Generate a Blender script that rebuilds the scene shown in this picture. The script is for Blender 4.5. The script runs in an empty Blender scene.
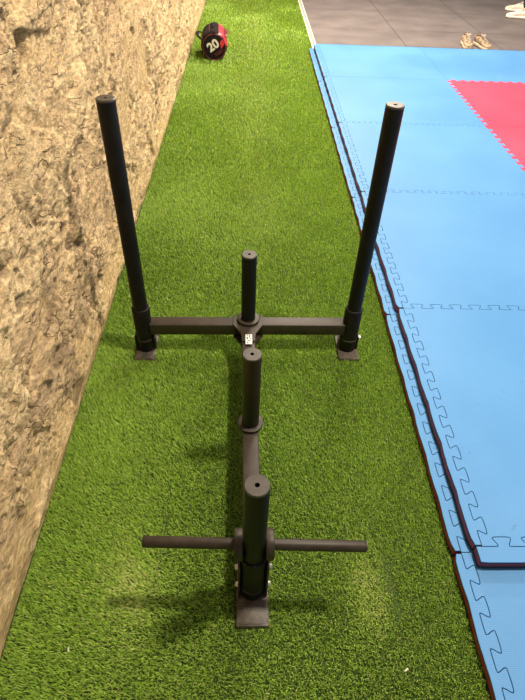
import bpy, bmesh, math, random
import numpy as np
from mathutils import Vector, Matrix, Euler
from mathutils.geometry import tessellate_polygon
random.seed(7)
rng = np.random.default_rng(11)
PI = math.pi
S = bpy.context.scene
COL = S.collection

# ------------------------------------------------------------------ camera
cd = bpy.data.cameras.new('camera')
cam = bpy.data.objects.new('camera', cd)
COL.objects.link(cam)
cd.sensor_fit = 'HORIZONTAL'
cd.sensor_width = 36.0
cd.lens = 516.267 / 525.0 * 36.0
cd.clip_start = 0.02
R = [[0.99934413, 0.01456929, 0.03315178], [-0.01376674, -0.69389865, 0.71994107], [0.03349301, -0.71992527, -0.69324297]]
M = Matrix(((R[0][0], -R[0][1], -R[0][2], 0), (R[1][0], -R[1][1], -R[1][2], 0), (R[2][0], -R[2][1], -R[2][2], 1.3806), (0, 0, 0, 1)))
cam.matrix_world = M
S.camera = cam

# ------------------------------------------------------------------ world, lights, exposure
w = bpy.data.worlds.new('world')
S.world = w
w.use_nodes = True
w.node_tree.nodes['Background'].inputs[0].default_value = (1.0, 0.95, 0.88, 1)
w.node_tree.nodes['Background'].inputs[1].default_value = 0.27
S.view_settings.view_transform = 'Standard'
S.view_settings.look = 'None'
S.view_settings.gamma = 1.0
S.view_settings.use_curve_mapping = False
S.view_settings.exposure = 0.0


def ceiling_or_fill_lamp(x, y, z, sx, sy, power, color):
    ld = bpy.data.lights.new('ceiling_or_fill_lamp', 'AREA')
    ld.shape = 'RECTANGLE'
    ld.size = sx
    ld.size_y = sy
    ld.energy = power
    ld.color = color
    o = bpy.data.objects.new('ceiling_or_fill_lamp', ld)
    o.location = (x, y, z)
    COL.objects.link(o)
    return o


WARM = (1.0, 0.87, 0.70)
COOL = (1.0, 0.96, 0.90)
ceiling_or_fill_lamp(1.05, 1.06, 2.95, 0.17, 0.17, 120, WARM)
ceiling_or_fill_lamp(0.95, 3.9, 2.95, 0.5, 0.5, 150, WARM)
ceiling_or_fill_lamp(1.0, 6.8, 2.95, 0.6, 0.6, 290, WARM)
ceiling_or_fill_lamp(3.6, 6.6, 2.95, 0.8, 0.8, 25, COOL)
o = ceiling_or_fill_lamp(6.9, 3.2, 1.7, 2.0, 4.0, 75, (1.0, 0.93, 0.83))   # unseen fill light, added on the right to brighten the stone wall
o.rotation_euler = (0, math.radians(90), 0)
ceiling_or_fill_lamp(3.8, 2.2, 2.95, 0.8, 0.8, 12, COOL)


# ------------------------------------------------------------------ helpers
def tag(o, label=None, cat=None, group=None, kind=None):
    if label: o['label'] = label
    if cat: o['category'] = cat
    if group: o['group'] = group
    if kind: o['kind'] = kind
    return o


def empty(name, loc=(0, 0, 0), rz=0.0):
    o = bpy.data.objects.new(name, None)
    o.location = loc
    o.rotation_euler = (0, 0, rz)
    o.empty_display_size = 0.05
    COL.objects.link(o)
    return o


def obj(name, bm, mats, parent=None, smooth=False, sharp=35):
    me = bpy.data.meshes.new(name)
    bm.normal_update()
    bm.to_mesh(me)
    bm.free()
    o = bpy.data.objects.new(name, me)
    if not isinstance(mats, (list, tuple)): mats = [mats]
    for m in mats: me.materials.append(m)
    if smooth:
        for p in me.polygons: p.use_smooth = True
        try: me.set_sharp_from_angle(angle=math.radians(sharp))
        except Exception: pass
    COL.objects.link(o)
    if parent is not None: o.parent = parent
    return o


def add_box(bm, c, s, bev=0.0, rot=None, mi=0, seg=2):
    t = bmesh.new()
    bmesh.ops.create_cube(t, size=1.0)
    for v in t.verts: v.co = Vector((v.co.x * s[0], v.co.y * s[1], v.co.z * s[2]))
    if bev: bmesh.ops.bevel(t, geom=t.edges[:], offset=bev, segments=seg, profile=0.5, affect='EDGES')
    m = Matrix.Translation(c)
    if rot is not None: m = m @ rot
    bmesh.ops.transform(t, matrix=m, verts=t.verts)
    merge(bm, t, mi)


def merge(bm, t, mi=0):
    vm = {}
    for v in t.verts: vm[v] = bm.verts.new(v.co)
    for f in t.faces:
        try:
            nf = bm.faces.new([vm[v] for v in f.verts])
            nf.material_index = mi if mi is not None else f.material_index
        except ValueError: pass
    t.free()


def add_lathe(bm, prof, n=40, mat=None, mi=0, close=False):
    """prof: list of (r, z); revolved about z, then transformed by mat."""
    rings = []
    mat = mat or Matrix.Identity(4)
    for r, z in prof:
        if r < 1e-6:
            rings.append([bm.verts.new(mat @ Vector((0, 0, z)))])
        else:
            rings.append([bm.verts.new(mat @ Vector((r * math.cos(2 * PI * i / n), r * math.sin(2 * PI * i / n), z))) for i in range(n)])
    pairs = list(zip(rings[:-1], rings[1:]))
    if close: pairs.append((rings[-1], rings[0]))
    for a, b in pairs:
        for i in range(n):
            j = (i + 1) % n
            if len(a) == 1 and len(b) == 1: continue
            if len(a) == 1: f = bm.faces.new((a[0], b[j], b[i]))
            elif len(b) == 1: f = bm.faces.new((a[i], a[j], b[0]))
            else: f = bm.faces.new((a[i], a[j], b[j], b[i]))
            f.material_index = mi


def add_tube(bm, pts, r, n=12, mi=0, flat=1.0, cap=True):
    """sweep a (possibly flattened) circle along a polyline; r may be a list."""
    pts = [Vector(p) for p in pts]
    rr = r if isinstance(r, (list, tuple)) else [r] * len(pts)
    up = Vector((0, 0, 1))
    rings = []
    prev = None
    for i, p in enumerate(pts):
        d = (pts[min(i + 1, len(pts) - 1)] - pts[max(i - 1, 0)]).normalized()
        if prev is None:
            a = up if abs(d.z) < 0.9 else Vector((0, 1, 0))
            u = (a - d * a.dot(d)).normalized()
        else:
            u = (prev - d * prev.dot(d)).normalized()
        prev = u
        v = d.cross(u)
        rings.append([bm.verts.new(p + (u * math.cos(2 * PI * k / n) * flat + v * math.sin(2 * PI * k / n)) * rr[i]) for k in range(n)])
    for a, b in zip(rings[:-1], rings[1:]):
        for k in range(n):
            f = bm.faces.new((a[k], a[(k + 1) % n], b[(k + 1) % n], b[k]))
            f.material_index = mi
    if cap:
        bm.faces.new(rings[0][::-1]).material_index = mi
        bm.faces.new(rings[-1]).material_index = mi


def new_mat(name, color=(0.5, 0.5, 0.5), rough=0.5, metal=0.0, spec=0.5):
    m = bpy.data.materials.new(name)
    m.use_nodes = True
    b = m.node_tree.nodes['Principled BSDF']
    b.inputs['Base Color'].default_value = (*color, 1)
    b.inputs['Roughness'].default_value = rough
    b.inputs['Metallic'].default_value = metal
    b.inputs['Specular IOR Level'].default_value = spec
    return m


def nd(m, t, **kw):
    n = m.node_tree.nodes.new(t)
    for k, v in kw.items(): setattr(n, k, v)
    return n


def noisy(name, c1, c2, scale, rough=0.5, bump=0.0, bscale=None, metal=0.0, spec=0.5, detail=6, lo=0.35, hi=0.65, bdist=0.002, stretch=(1, 1, 1), rvar=0.0):
    """two-tone noise colour plus noise bump in object space"""
    m = new_mat(name, c1, rough, metal, spec)
    L = m.node_tree.links.new
    b = m.node_tree.nodes['Principled BSDF']
    tc = nd(m, 'ShaderNodeTexCoord')
    mp = nd(m, 'ShaderNodeMapping')
    mp.inputs['Scale'].default_value = stretch
    L(tc.outputs['Object'], mp.inputs['Vector'])
    n = nd(m, 'ShaderNodeTexNoise')
    n.inputs['Scale'].default_value = scale
    n.inputs['Detail'].default_value = detail
    L(mp.outputs[0], n.inputs['Vector'])
    r = nd(m, 'ShaderNodeValToRGB')
    r.color_ramp.elements[0].position = lo
    r.color_ramp.elements[1].position = hi
    r.color_ramp.elements[0].color = (*c1, 1)
    r.color_ramp.elements[1].color = (*c2, 1)
    L(n.outputs['Fac'], r.inputs[0])
    L(r.outputs[0], b.inputs['Base Color'])
    if rvar:
        mr = nd(m, 'ShaderNodeMapRange')
        mr.inputs[3].default_value = rough - rvar
        mr.inputs[4].default_value = rough + rvar
        L(n.outputs['Fac'], mr.inputs[0])
        L(mr.outputs[0], b.inputs['Roughness'])
    if bump:
        n2 = nd(m, 'ShaderNodeTexNoise')
        n2.inputs['Scale'].default_value = bscale or scale * 4
        n2.inputs['Detail'].default_value = 4
        L(mp.outputs[0], n2.inputs['Vector'])
        bp = nd(m, 'ShaderNodeBump')
        bp.inputs['Strength'].default_value = bump
        bp.inputs['Distance'].default_value = bdist
        L(n2.outputs['Fac'], bp.inputs['Height'])
        L(bp.outputs[0], b.inputs['Normal'])
    return m


# ------------------------------------------------------------------ materials
M_steel = noisy('powder_coated_steel', (0.023, 0.0165, 0.0108), (0.036, 0.026, 0.017), 30, rough=0.5, spec=0.35, bump=0.25, bscale=900, bdist=0.0004, rvar=0.06)
M_post = noisy('black_post_coating', (0.005, 0.0045, 0.004), (0.009, 0.008, 0.007), 25, rough=0.5, spec=0.18, bump=0.2, bscale=700, bdist=0.0003, rvar=0.05)
M_wornpost = noisy('worn_post_coating', (0.012, 0.0085, 0.005), (0.030, 0.020, 0.011), 18, rough=0.5, spec=0.25, bump=0.2, bscale=700, bdist=0.0003, stretch=(1, 1, 0.25))
M_cap = noisy('plastic_end_cap', (0.038, 0.031, 0.024), (0.058, 0.047, 0.036), 60, rough=0.42)
M_hole = new_mat('dark_hole', (0.003, 0.003, 0.003), 0.9)
M_skid = noisy('dusty_steel_foot', (0.035, 0.027, 0.020), (0.10, 0.078, 0.055), 55, rough=0.5, bump=0.4, bscale=200, lo=0.4, hi=0.75)
M_zinc = noisy('zinc_bolt', (0.55, 0.55, 0.50), (0.75, 0.74, 0.68), 200, rough=0.35, metal=0.4)
M_sticker = new_mat('white_sticker', (0.72, 0.70, 0.62), 0.5)
M_ink = new_mat('black_ink', (0.02, 0.02, 0.02), 0.6)
M_white = new_mat('white_print', (0.62, 0.57, 0.46), 0.6)


def foam(name, c1, c2):
    m = new_mat(name, c1, 0.5, spec=0.28)
    L = m.node_tree.links.new
    b = m.node_tree.nodes['Principled BSDF']
    ge = nd(m, 'ShaderNodeNewGeometry')
    n = nd(m, 'ShaderNodeTexNoise')
    n.inputs['Scale'].default_value = 2.3
    n.inputs['Detail'].default_value = 5
    L(ge.outputs['Position'], n.inputs['Vector'])
    r = nd(m, 'ShaderNodeValToRGB')
    r.color_ramp.elements[0].position = 0.35
    r.color_ramp.elements[1].position = 0.68
    r.color_ramp.elements[0].color = (*c1, 1)
    r.color_ramp.elements[1].color = (*c2, 1)
    L(n.outputs['Fac'], r.inputs[0])
    # small scuffs
    sc = nd(m, 'ShaderNodeTexNoise')
    sc.inputs['Scale'].default_value = 38
    sc.inputs['Detail'].default_value = 3
    L(ge.outputs['Position'], sc.inputs['Vector'])
    sr = nd(m, 'ShaderNodeValToRGB')
    sr.color_ramp.elements[0].position = 0.22
    sr.color_ramp.elements[1].position = 0.30
    sr.color_ramp.elements[0].color = (0.72, 0.72, 0.75, 1)
    sr.color_ramp.elements[1].color = (1, 1, 1, 1)
    L(sc.outputs['Fac'], sr.inputs[0])
    mx = nd(m, 'ShaderNodeMix', data_type='RGBA', blend_type='MULTIPLY')
    mx.inputs[0].default_value = 1.0
    L(r.outputs[0], mx.inputs[6])
    L(sr.outputs[0], mx.inputs[7])
    L(mx.outputs[2], b.inputs['Base Color'])
    mr = nd(m, 'ShaderNodeMapRange')
    mr.inputs[3].default_value = 0.46
    mr.inputs[4].default_value = 0.60
    L(n.outputs['Fac'], mr.inputs[0])
    L(mr.outputs[0], b.inputs['Roughness'])
    # fine woven embossing
    wv = nd(m, 'ShaderNodeTexWave')
    wv.bands_direction = 'Y'
    wv.inputs['Scale'].default_value = 70
    wv.inputs['Distortion'].default_value = 0.6
    L(ge.outputs['Position'], wv.inputs['Vector'])
    n3 = nd(m, 'ShaderNodeTexNoise')
    n3.inputs['Scale'].default_value = 500
    L(ge.outputs['Position'], n3.inputs['Vector'])
    ad = nd(m, 'ShaderNodeMath', operation='ADD')
    L(wv.outputs['Fac'], ad.inputs[0])
    L(n3.outputs['Fac'], ad.inputs[1])
    bp = nd(m, 'ShaderNodeBump')
    bp.inputs['Strength'].default_value = 0.22
    bp.inputs['Distance'].default_value = 0.0006
    L(ad.outputs[0], bp.inputs['Height'])
    L(bp.outputs[0], b.inputs['Normal'])
    return m


M_blue = foam('blue_foam', (0.066, 0.218, 0.470), (0.084, 0.250, 0.515))
M_red = foam('red_foam', (0.60, 0.042, 0.095), (0.66, 0.058, 0.115))
M_navy = new_mat('dark_foam_core', (0.012, 0.016, 0.030), 0.7)
M_maroon = new_mat('maroon_foam_layer', (0.23, 0.014, 0.034), 0.6)


# ------------------------------------------------------------------ noise in numpy
def hash2(ix, iy, s):
    h = (ix.astype(np.int64) * 374761393 + iy.astype(np.int64) * 668265263 + s * 974711) & 0xffffffff
    h = ((h ^ (h >> 13)) * 1274126177) & 0xffffffff
    h = (h ^ (h >> 16)) & 0xffffffff
    return h / 4294967295.0


def vnoise(x, y, s=0):
    ix, iy = np.floor(x), np.floor(y)
    fx, fy = x - ix, y - iy
    ux, uy = fx * fx * (3 - 2 * fx), fy * fy * (3 - 2 * fy)
    a, b = hash2(ix, iy, s), hash2(ix + 1, iy, s)
    c, d = hash2(ix, iy + 1, s), hash2(ix + 1, iy + 1, s)
    return (a * (1 - ux) + b * ux) * (1 - uy) + (c * (1 - ux) + d * ux) * uy


def fbm(x, y, s=0, o=4):
    t = 0; a = 0.5; tot = 0
    for i in range(o):
        t = t + a * vnoise(x * 2 ** i + 17.3 * i, y * 2 ** i + 9.1 * i, s + i)
        tot += a; a *= 0.5
    return t / tot


def worley(x, y, s=0):
    ix, iy = np.floor(x), np.floor(y)
    f1 = np.full(x.shape, 9.0); f2 = np.full(x.shape, 9.0)
    idx = np.zeros(x.shape); idy = np.zeros(x.shape); ddx = np.zeros(x.shape); ddy = np.zeros(x.shape)
    for dx in (-1, 0, 1):
        for dy in (-1, 0, 1):
            cx, cy = ix + dx, iy + dy
            px, py = cx + hash2(cx, cy, s), cy + hash2(cx, cy, s + 51)
            ex, ey = x - px, y - py
            d = np.hypot(ex, ey)
            n = d < f1
            f2 = np.where(n, f1, np.minimum(f2, d))
            f1 = np.where(n, d, f1)
            idx = np.where(n, cx, idx); idy = np.where(n, cy, idy)
            ddx = np.where(n, ex, ddx); ddy = np.where(n, ey, ddy)
    return f1, f2, idx, idy, ddx, ddy


# ------------------------------------------------------------------ the stone wall
XW = -0.5534


def build_wall():
    ys = [-1.2]
    while ys[-1] < 10.5:
        y = ys[-1]
        ys.append(y + (0.0055 if 0.2 < y < 2.6 else 0.010 if 2.2 <= y < 4 else 0.018 if 4 <= y < 8 else 0.05))
    zs = [0.0]
    while zs[-1] < 2.9:
        z = zs[-1]
        zs.append(z + (0.0062 if z < 1.25 else 0.05))
    ys, zs = np.array(ys), np.array(zs)
    Y, Z = np.meshgrid(ys, zs, indexing='ij')
    wx = fbm(Y * 3.1, Z * 3.1, 5, 3) - 0.5
    wy = fbm(Y * 3.1 + 40, Z * 3.1, 9, 3) - 0.5
    a = math.radians(28)
    U = (Y * math.cos(a) + Z * math.sin(a)) + wx * 0.16
    V = (-Y * math.sin(a) + Z * math.cos(a)) + wy * 0.12
    # large broken blocks
    f1, f2, ci, cj, dx, dy = worley(U * 3.0, V * 5.0, 3)
    hh = hash2(ci, cj, 77)
    tx, ty = hash2(ci, cj, 78) - 0.5, hash2(ci, cj, 79) - 0.5
    big = hh * 0.026 + tx * dx * 0.050 + ty * dy * 0.045
    crack = np.clip((f2 - f1) * 3.2, 0, 1)
    big = big * (0.45 + 0.55 * crack ** 0.5)
    # small flakes
    w2 = fbm(Y * 14, Z * 14, 15, 2) - 0.5
    g1, g2, gi, gj, ex, ey = worley(U * 11 + wx * 2 + w2 * 0.9, V * 20 + wy * 2 + w2 * 0.7, 21)
    hs = hash2(gi, gj, 7)
    sx, sy = hash2(gi, gj, 8) - 0.5, hash2(gi, gj, 9) - 0.5
    small = hs * 0.008 + sx * ex * 0.022 + sy * ey * 0.022
    h1, h2, hi, hj, hx, hy = worley(U * 30 + w2 * 2, V * 52 + w2 * 2, 35)
    chips = hash2(hi, hj, 3) * 0.0065 + (hash2(hi, hj, 4) - 0.5) * hx * 0.016 + (hash2(hi, hj, 6) - 0.5) * hy * 0.012
    fine = (fbm(U * 50, V * 80, 31, 3) - 0.5) * 0.008
    stone = 0.006 + big * 0.85 + small + chips + fine
    # pointing mortar / scratch coat that fills the hollows
    mort = 0.016 + (fbm(Y * 2.2, Z * 2.6, 61, 3) - 0.5) * 0.034 + (fbm(Y * 45, Z * 55, 66, 3) - 0.5) * 0.0065
    low = np.clip((0.20 + (fbm(Y * 2.5, Z * 0, 91, 2) - 0.5) * 0.16 - Z) / 0.14, 0, 1)
    mort = mort + low * 0.016
    k = 0.003
    D = np.where(stone - mort > k, stone, np.where(mort - stone > k, mort, 0.5 * (stone + mort) + 0.25 * k + 0.25 * (stone - mort) ** 2 / k))
    mask = np.clip((stone - mort) / 0.004 * 0.5 + 0.5, 0, 1)
    # thin splits
    rn = fbm(U * 5.5, V * 8.5, 141, 4)
    sp = np.clip(1 - np.abs(rn - 0.5) / 0.012, 0, 1) * np.clip((fbm(Y * 3, Z * 3, 150, 2) - 0.40) * 9, 0, 1) * (1 - low)
    D = D - sp * 0.020
    # holes where stones have dropped out of the pointing
    q1, q2, qi, qj, _, _ = worley(Y * 5.5 + wx * 2, Z * 7 + wy * 2, 121)
    hole = np.clip((0.26 - q1) / 0.08, 0, 1) * (hash2(qi, qj, 5) > 0.72)
    D = D - hole * 0.014
    D = D * np.clip((Z + 0.02) / 0.10, 0.25, 1)
    ny, nz = len(ys), len(zs)
    co = np.empty((ny * nz, 3), np.float32)
    co[:, 0] = (XW - 0.018 + D).ravel()
    co[:, 1] = Y.ravel()
    co[:, 2] = Z.ravel()
    i = np.arange(ny * nz).reshape(ny, nz)
    q = np.stack([i[:-1, :-1], i[:-1, 1:], i[1:, 1:], i[1:, :-1]], -1).reshape(-1, 4)
    me = bpy.data.meshes.new('wall_left')
    me.vertices.add(len(co)); me.vertices.foreach_set('co', co.ravel())
    me.loops.add(q.size); me.loops.foreach_set('vertex_index', q[:, ::1].ravel().astype(np.int32))
    me.polygons.add(len(q))
    me.polygons.foreach_set('loop_start', np.arange(0, q.size, 4, dtype=np.int32))
    me.update(calc_edges=True)
    me.polygons.foreach_set('use_smooth', np.ones(len(q), bool))
    at = me.attributes.new('stone', 'FLOAT', 'POINT'); at.data.foreach_set('value', mask.ravel().astype(np.float32))
    tone = (hash2(ci, cj, 201) * 0.55 + hs * 0.45)
    at = me.attributes.new('split', 'FLOAT', 'POINT'); at.data.foreach_set('value', np.clip(sp + hole * 0.8, 0, 1).ravel().astype(np.float32))
    at = me.attributes.new('tone', 'FLOAT', 'POINT'); at.data.foreach_set('value', tone.ravel().astype(np.float32))
    o = bpy.data.objects.new('wall_left', me)
    COL.objects.link(o)
    o['kind'] = 'structure'
    m = new_mat('rough_stone_wall', (0.5, 0.4, 0.25), 0.85, spec=0.25)
    L = m.node_tree.links.new
    b = m.node_tree.nodes['Principled BSDF']
    ge = nd(m, 'ShaderNodeNewGeometry')
    mp = nd(m, 'ShaderNodeMapping')
    mp.inputs['Rotation'].default_value = (math.radians(28), 0, 0)
    mp.inputs['Scale'].default_value = (1, 0.6, 1.5)
    L(ge.outputs['Position'], mp.inputs['Vector'])
    at1 = nd(m, 'ShaderNodeAttribute'); at1.attribute_name = 'stone'
    at2 = nd(m, 'ShaderNodeAttribute'); at2.attribute_name = 'tone'
    n1 = nd(m, 'ShaderNodeTexNoise'); n1.inputs['Scale'].default_value = 9; n1.inputs['Detail'].default_value = 8; n1.inputs['Roughness'].default_value = 0.65
    L(mp.outputs[0], n1.inputs['Vector'])
    ad = nd(m, 'ShaderNodeMath', operation='MULTIPLY_ADD')
    ad.inputs[1].default_value = 0.55
    L(at2.outputs['Fac'], ad.inputs[0])
    sb = nd(m, 'ShaderNodeMath', operation='MULTIPLY'); sb.inputs[1].default_value = 0.62
    L(n1.outputs['Fac'], sb.inputs[0])
    L(sb.outputs[0], ad.inputs[2])
    cr = nd(m, 'ShaderNodeValToRGB')
    e = cr.color_ramp.elements
    e[0].position = 0.22; e[0].color = (0.36, 0.28, 0.19, 1)
    e[1].position = 0.92; e[1].color = (0.86, 0.69, 0.42, 1)
    for pos, c in ((0.40, (0.56, 0.42, 0.27, 1)), (0.54, (0.66, 0.50, 0.30, 1)), (0.70, (0.74, 0.58, 0.36, 1))):
        x = e.new(pos); x.color = c
    L(ad.outputs[0], cr.inputs[0])
    # mortar colour
    n2 = nd(m, 'ShaderNodeTexNoise'); n2.inputs['Scale'].default_value = 22; n2.inputs['Detail'].default_value = 6
    L(ge.outputs['Position'], n2.inputs['Vector'])
    mr = nd(m, 'ShaderNodeValToRGB')
    mr.color_ramp.elements[0].position = 0.3; mr.color_ramp.elements[0].color = (0.56, 0.40, 0.21, 1)
    mr.color_ramp.elements[1].position = 0.7; mr.color_ramp.elements[1].color = (0.80, 0.62, 0.37, 1)
    L(n2.outputs['Fac'], mr.inputs[0])
    mx = nd(m, 'ShaderNodeMix', data_type='RGBA')
    L(at1.outputs['Fac'], mx.inputs[0])
    L(mr.outputs[0], mx.inputs[6]); L(cr.outputs[0], mx.inputs[7])
    # dark mineral veins and stains
    n3 = nd(m, 'ShaderNodeTexNoise'); n3.inputs['Scale'].default_value = 5.5; n3.inputs['Detail'].default_value = 9; n3.inputs['Roughness'].default_value = 0.72; n3.inputs['Distortion'].default_value = 0.8
    L(mp.outputs[0], n3.inputs['Vector'])
    vr = nd(m, 'ShaderNodeValToRGB')
    vr.color_ramp.elements[0].position = 0.33; vr.color_ramp.elements[0].color = (0.52, 0.48, 0.45, 1)
    vr.color_ramp.elements[1].position = 0.44; vr.color_ramp.elements[1].color = (1, 1, 1, 1)
    L(n3.outputs['Fac'], vr.inputs[0])
    m2 = nd(m, 'ShaderNodeMix', data_type='RGBA', blend_type='MULTIPLY')
    m2.inputs[0].default_value = 0.75
    L(mx.outputs[2], m2.inputs[6]); L(vr.outputs[0], m2.inputs[7])
    # gritty mineral grain
    n5 = nd(m, 'ShaderNodeTexNoise'); n5.inputs['Scale'].default_value = 75; n5.inputs['Detail'].default_value = 7; n5.inputs['Roughness'].default_value = 0.75
    L(mp.outputs[0], n5.inputs['Vector'])
    gr = nd(m, 'ShaderNodeValToRGB')
    gr.color_ramp.elements[0].position = 0.36; gr.color_ramp.elements[0].color = (0.52, 0.48, 0.45, 1)
    gr.color_ramp.elements[1].position = 0.62; gr.color_ramp.elements[1].color = (1.32, 1.27, 1.13, 1)
    L(n5.outputs['Fac'], gr.inputs[0])
    m3 = nd(m, 'ShaderNodeMix', data_type='RGBA', blend_type='MULTIPLY'); m3.inputs[0].default_value = 1.0
    L(m2.outputs[2], m3.inputs[6]); L(gr.outputs[0], m3.inputs[7])
    # splits, holes and thin cracks coloured darker
    at3 = nd(m, 'ShaderNodeAttribute'); at3.attribute_name = 'split'
    wn = nd(m, 'ShaderNodeTexNoise'); wn.inputs['Scale'].default_value = 6; wn.inputs['Detail'].default_value = 5
    L(mp.outputs[0], wn.inputs['Vector'])
    wa = nd(m, 'ShaderNodeVectorMath', operation='MULTIPLY_ADD'); wa.inputs[1].default_value = (0.22, 0.22, 0.22)
    L(wn.outputs['Color'], wa.inputs[0]); L(mp.outputs[0], wa.inputs[2])
    cv = nd(m, 'ShaderNodeTexVoronoi', feature='DISTANCE_TO_EDGE'); cv.inputs['Scale'].default_value = 13
    L(wa.outputs[0], cv.inputs['Vector'])
    cm = nd(m, 'ShaderNodeMapRange'); cm.inputs[1].default_value = 0.0; cm.inputs[2].default_value = 0.035; cm.inputs[3].default_value = 1.0; cm.inputs[4].default_value = 0.0
    L(cv.outputs['Distance'], cm.inputs[0])
    pn = nd(m, 'ShaderNodeTexNoise'); pn.inputs['Scale'].default_value = 11; pn.inputs['Detail'].default_value = 3
    L(mp.outputs[0], pn.inputs['Vector'])
    pm = nd(m, 'ShaderNodeMapRange'); pm.inputs[1].default_value = 0.50; pm.inputs[2].default_value = 0.60
    L(pn.outputs['Fac'], pm.inputs[0])
    cx = nd(m, 'ShaderNodeMath', operation='MULTIPLY'); L(cm.outputs[0], cx.inputs[0]); L(pm.outputs[0], cx.inputs[1])
    cy = nd(m, 'ShaderNodeMath', operation='MULTIPLY'); L(cx.outputs[0], cy.inputs[0]); L(at1.outputs['Fac'], cy.inputs[1])
    cz = nd(m, 'ShaderNodeMath', operation='MAXIMUM'); L(cy.outputs[0], cz.inputs[0]); L(at3.outputs['Fac'], cz.inputs[1])
    ck = nd(m, 'ShaderNodeMath', operation='MULTIPLY'); ck.inputs[1].default_value = 0.62; L(cz.outputs[0], ck.inputs[0])
    m4 = nd(m, 'ShaderNodeMix', data_type='RGBA'); L(ck.outputs[0], m4.inputs[0]); L(m3.outputs[2], m4.inputs[6]); m4.inputs[7].default_value = (0.12, 0.085, 0.055, 1)
    L(m4.outputs[2], b.inputs['Base Color'])
    n4 = nd(m, 'ShaderNodeTexNoise'); n4.inputs['Scale'].default_value = 110; n4.inputs['Detail'].default_value = 6; n4.inputs['Roughness'].default_value = 0.7
    L(mp.outputs[0], n4.inputs['Vector'])
    bp = nd(m, 'ShaderNodeBump'); bp.inputs['Strength'].default_value = 1.0; bp.inputs['Distance'].default_value = 0.011
    hs_ = nd(m, 'ShaderNodeMath', operation='MULTIPLY_ADD'); hs_.inputs[1].default_value = -0.9; L(cy.outputs[0], hs_.inputs[0]); L(n4.outputs['Fac'], hs_.inputs[2]); L(hs_.outputs[0], bp.inputs['Height']); L(bp.outputs[0], b.inputs['Normal'])
    me.materials.append(m)
    return o


build_wall()

# ------------------------------------------------------------------ floors
def plane(name, x0, x1, y0, y1, z, mat, th=0.03):
    bm = bmesh.new()
    add_box(bm, ((x0 + x1) / 2, (y0 + y1) / 2, z - th / 2), (x1 - x0, y1 - y0, th))
    o = obj(name, bm, mat)
    o['kind'] = 'structure'
    return o


M_back = noisy('turf_backing', (0.022, 0.045, 0.007), (0.045, 0.08, 0.012), 60, rough=0.9)
plane('floor_turf', XW - 0.1, 0.62, -1.2, 10.5, 0.0, M_back)

M_rub = noisy('rubber_floor', (0.105, 0.088, 0.086), (0.150, 0.126, 0.124), 3, rough=0.55, bump=0.35, bscale=260, bdist=0.001)
L = M_rub.node_tree.links.new
ge = nd(M_rub, 'ShaderNodeNewGeometry')
sx = nd(M_rub, 'ShaderNodeSeparateXYZ'); L(ge.outputs['Position'], sx.inputs[0])
def seam_mask(out, off):
    a = nd(M_rub, 'ShaderNodeMath', operation='ADD'); a.inputs[1].default_value = off; L(out, a.inputs[0])
    f = nd(M_rub, 'ShaderNodeMath', operation='FRACT'); L(a.outputs[0], f.inputs[0])
    c = nd(M_rub, 'ShaderNodeMath', operation='COMPARE'); c.inputs[1].default_value = 0.5; c.inputs[2].default_value = 0.004
    L(f.outputs[0], c.inputs[0]); return c.outputs[0]
ma = seam_mask(sx.outputs[0], -0.105 - 1.0); mb = seam_mask(sx.outputs[1], -0.12)
mm = nd(M_rub, 'ShaderNodeMath', operation='MAXIMUM'); L(ma, mm.inputs[0]); L(mb, mm.inputs[1])
# speckles of granulate
vo = nd(M_rub, 'ShaderNodeTexNoise'); vo.inputs['Scale'].default_value = 90; vo.inputs['Detail'].default_value = 2
L(ge.outputs['Position'], vo.inputs['Vector'])
vr = nd(M_rub, 'ShaderNodeValToRGB'); vr.color_ramp.elements[0].position = 0.62; vr.color_ramp.elements[1].position = 0.7
vr.color_ramp.elements[0].color = (0, 0, 0, 1); vr.color_ramp.elements[1].color = (0.05, 0.046, 0.05, 1)
L(vo.outputs['Fac'], vr.inputs[0])
rb = M_rub.node_tree.nodes['Principled BSDF']
src = rb.inputs['Base Color'].links[0].from_socket
m1 = nd(M_rub, 'ShaderNodeMix', data_type='RGBA', blend_type='ADD'); m1.inputs[0].default_value = 1
L(src, m1.inputs[6]); L(vr.outputs[0], m1.inputs[7])
m2 = nd(M_rub, 'ShaderNodeMix', data_type='RGBA'); L(mm.outputs[0], m2.inputs[0]); L(m1.outputs[2], m2.inputs[6]); m2.inputs[7].default_value = (0.02, 0.018, 0.018, 1)
L(m2.outputs[2], rb.inputs['Base Color'])
plane('floor_rubber', 0.62, 7.0, -1.2, 10.5, 0.0, M_rub)

M_alu = noisy('pale_edging', (0.62, 0.60, 0.54), (0.72, 0.70, 0.64), 20, rough=0.4)
M_alug = noisy('grey_edging', (0.22, 0.20, 0.18), (0.28, 0.26, 0.23), 20, rough=0.5)
bm = bmesh.new()
add_box(bm, (0.627, 7.9, 0.004), (0.014, 5.2, 0.010), 0.002)
add_box(bm, (0.645, 7.9, 0.0025), (0.024, 5.2, 0.005), 0.0, mi=1)
add_box(bm, (0.664, 7.9, 0.004), (0.012, 5.2, 0.010), 0.002)
o = obj('trim_1', bm, [M_alu, M_alug]); o['kind'] = 'structure'


# ------------------------------------------------------------------ turf blades
FEET = []  # (x0,x1,y0,y1) rectangles kept free


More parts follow.
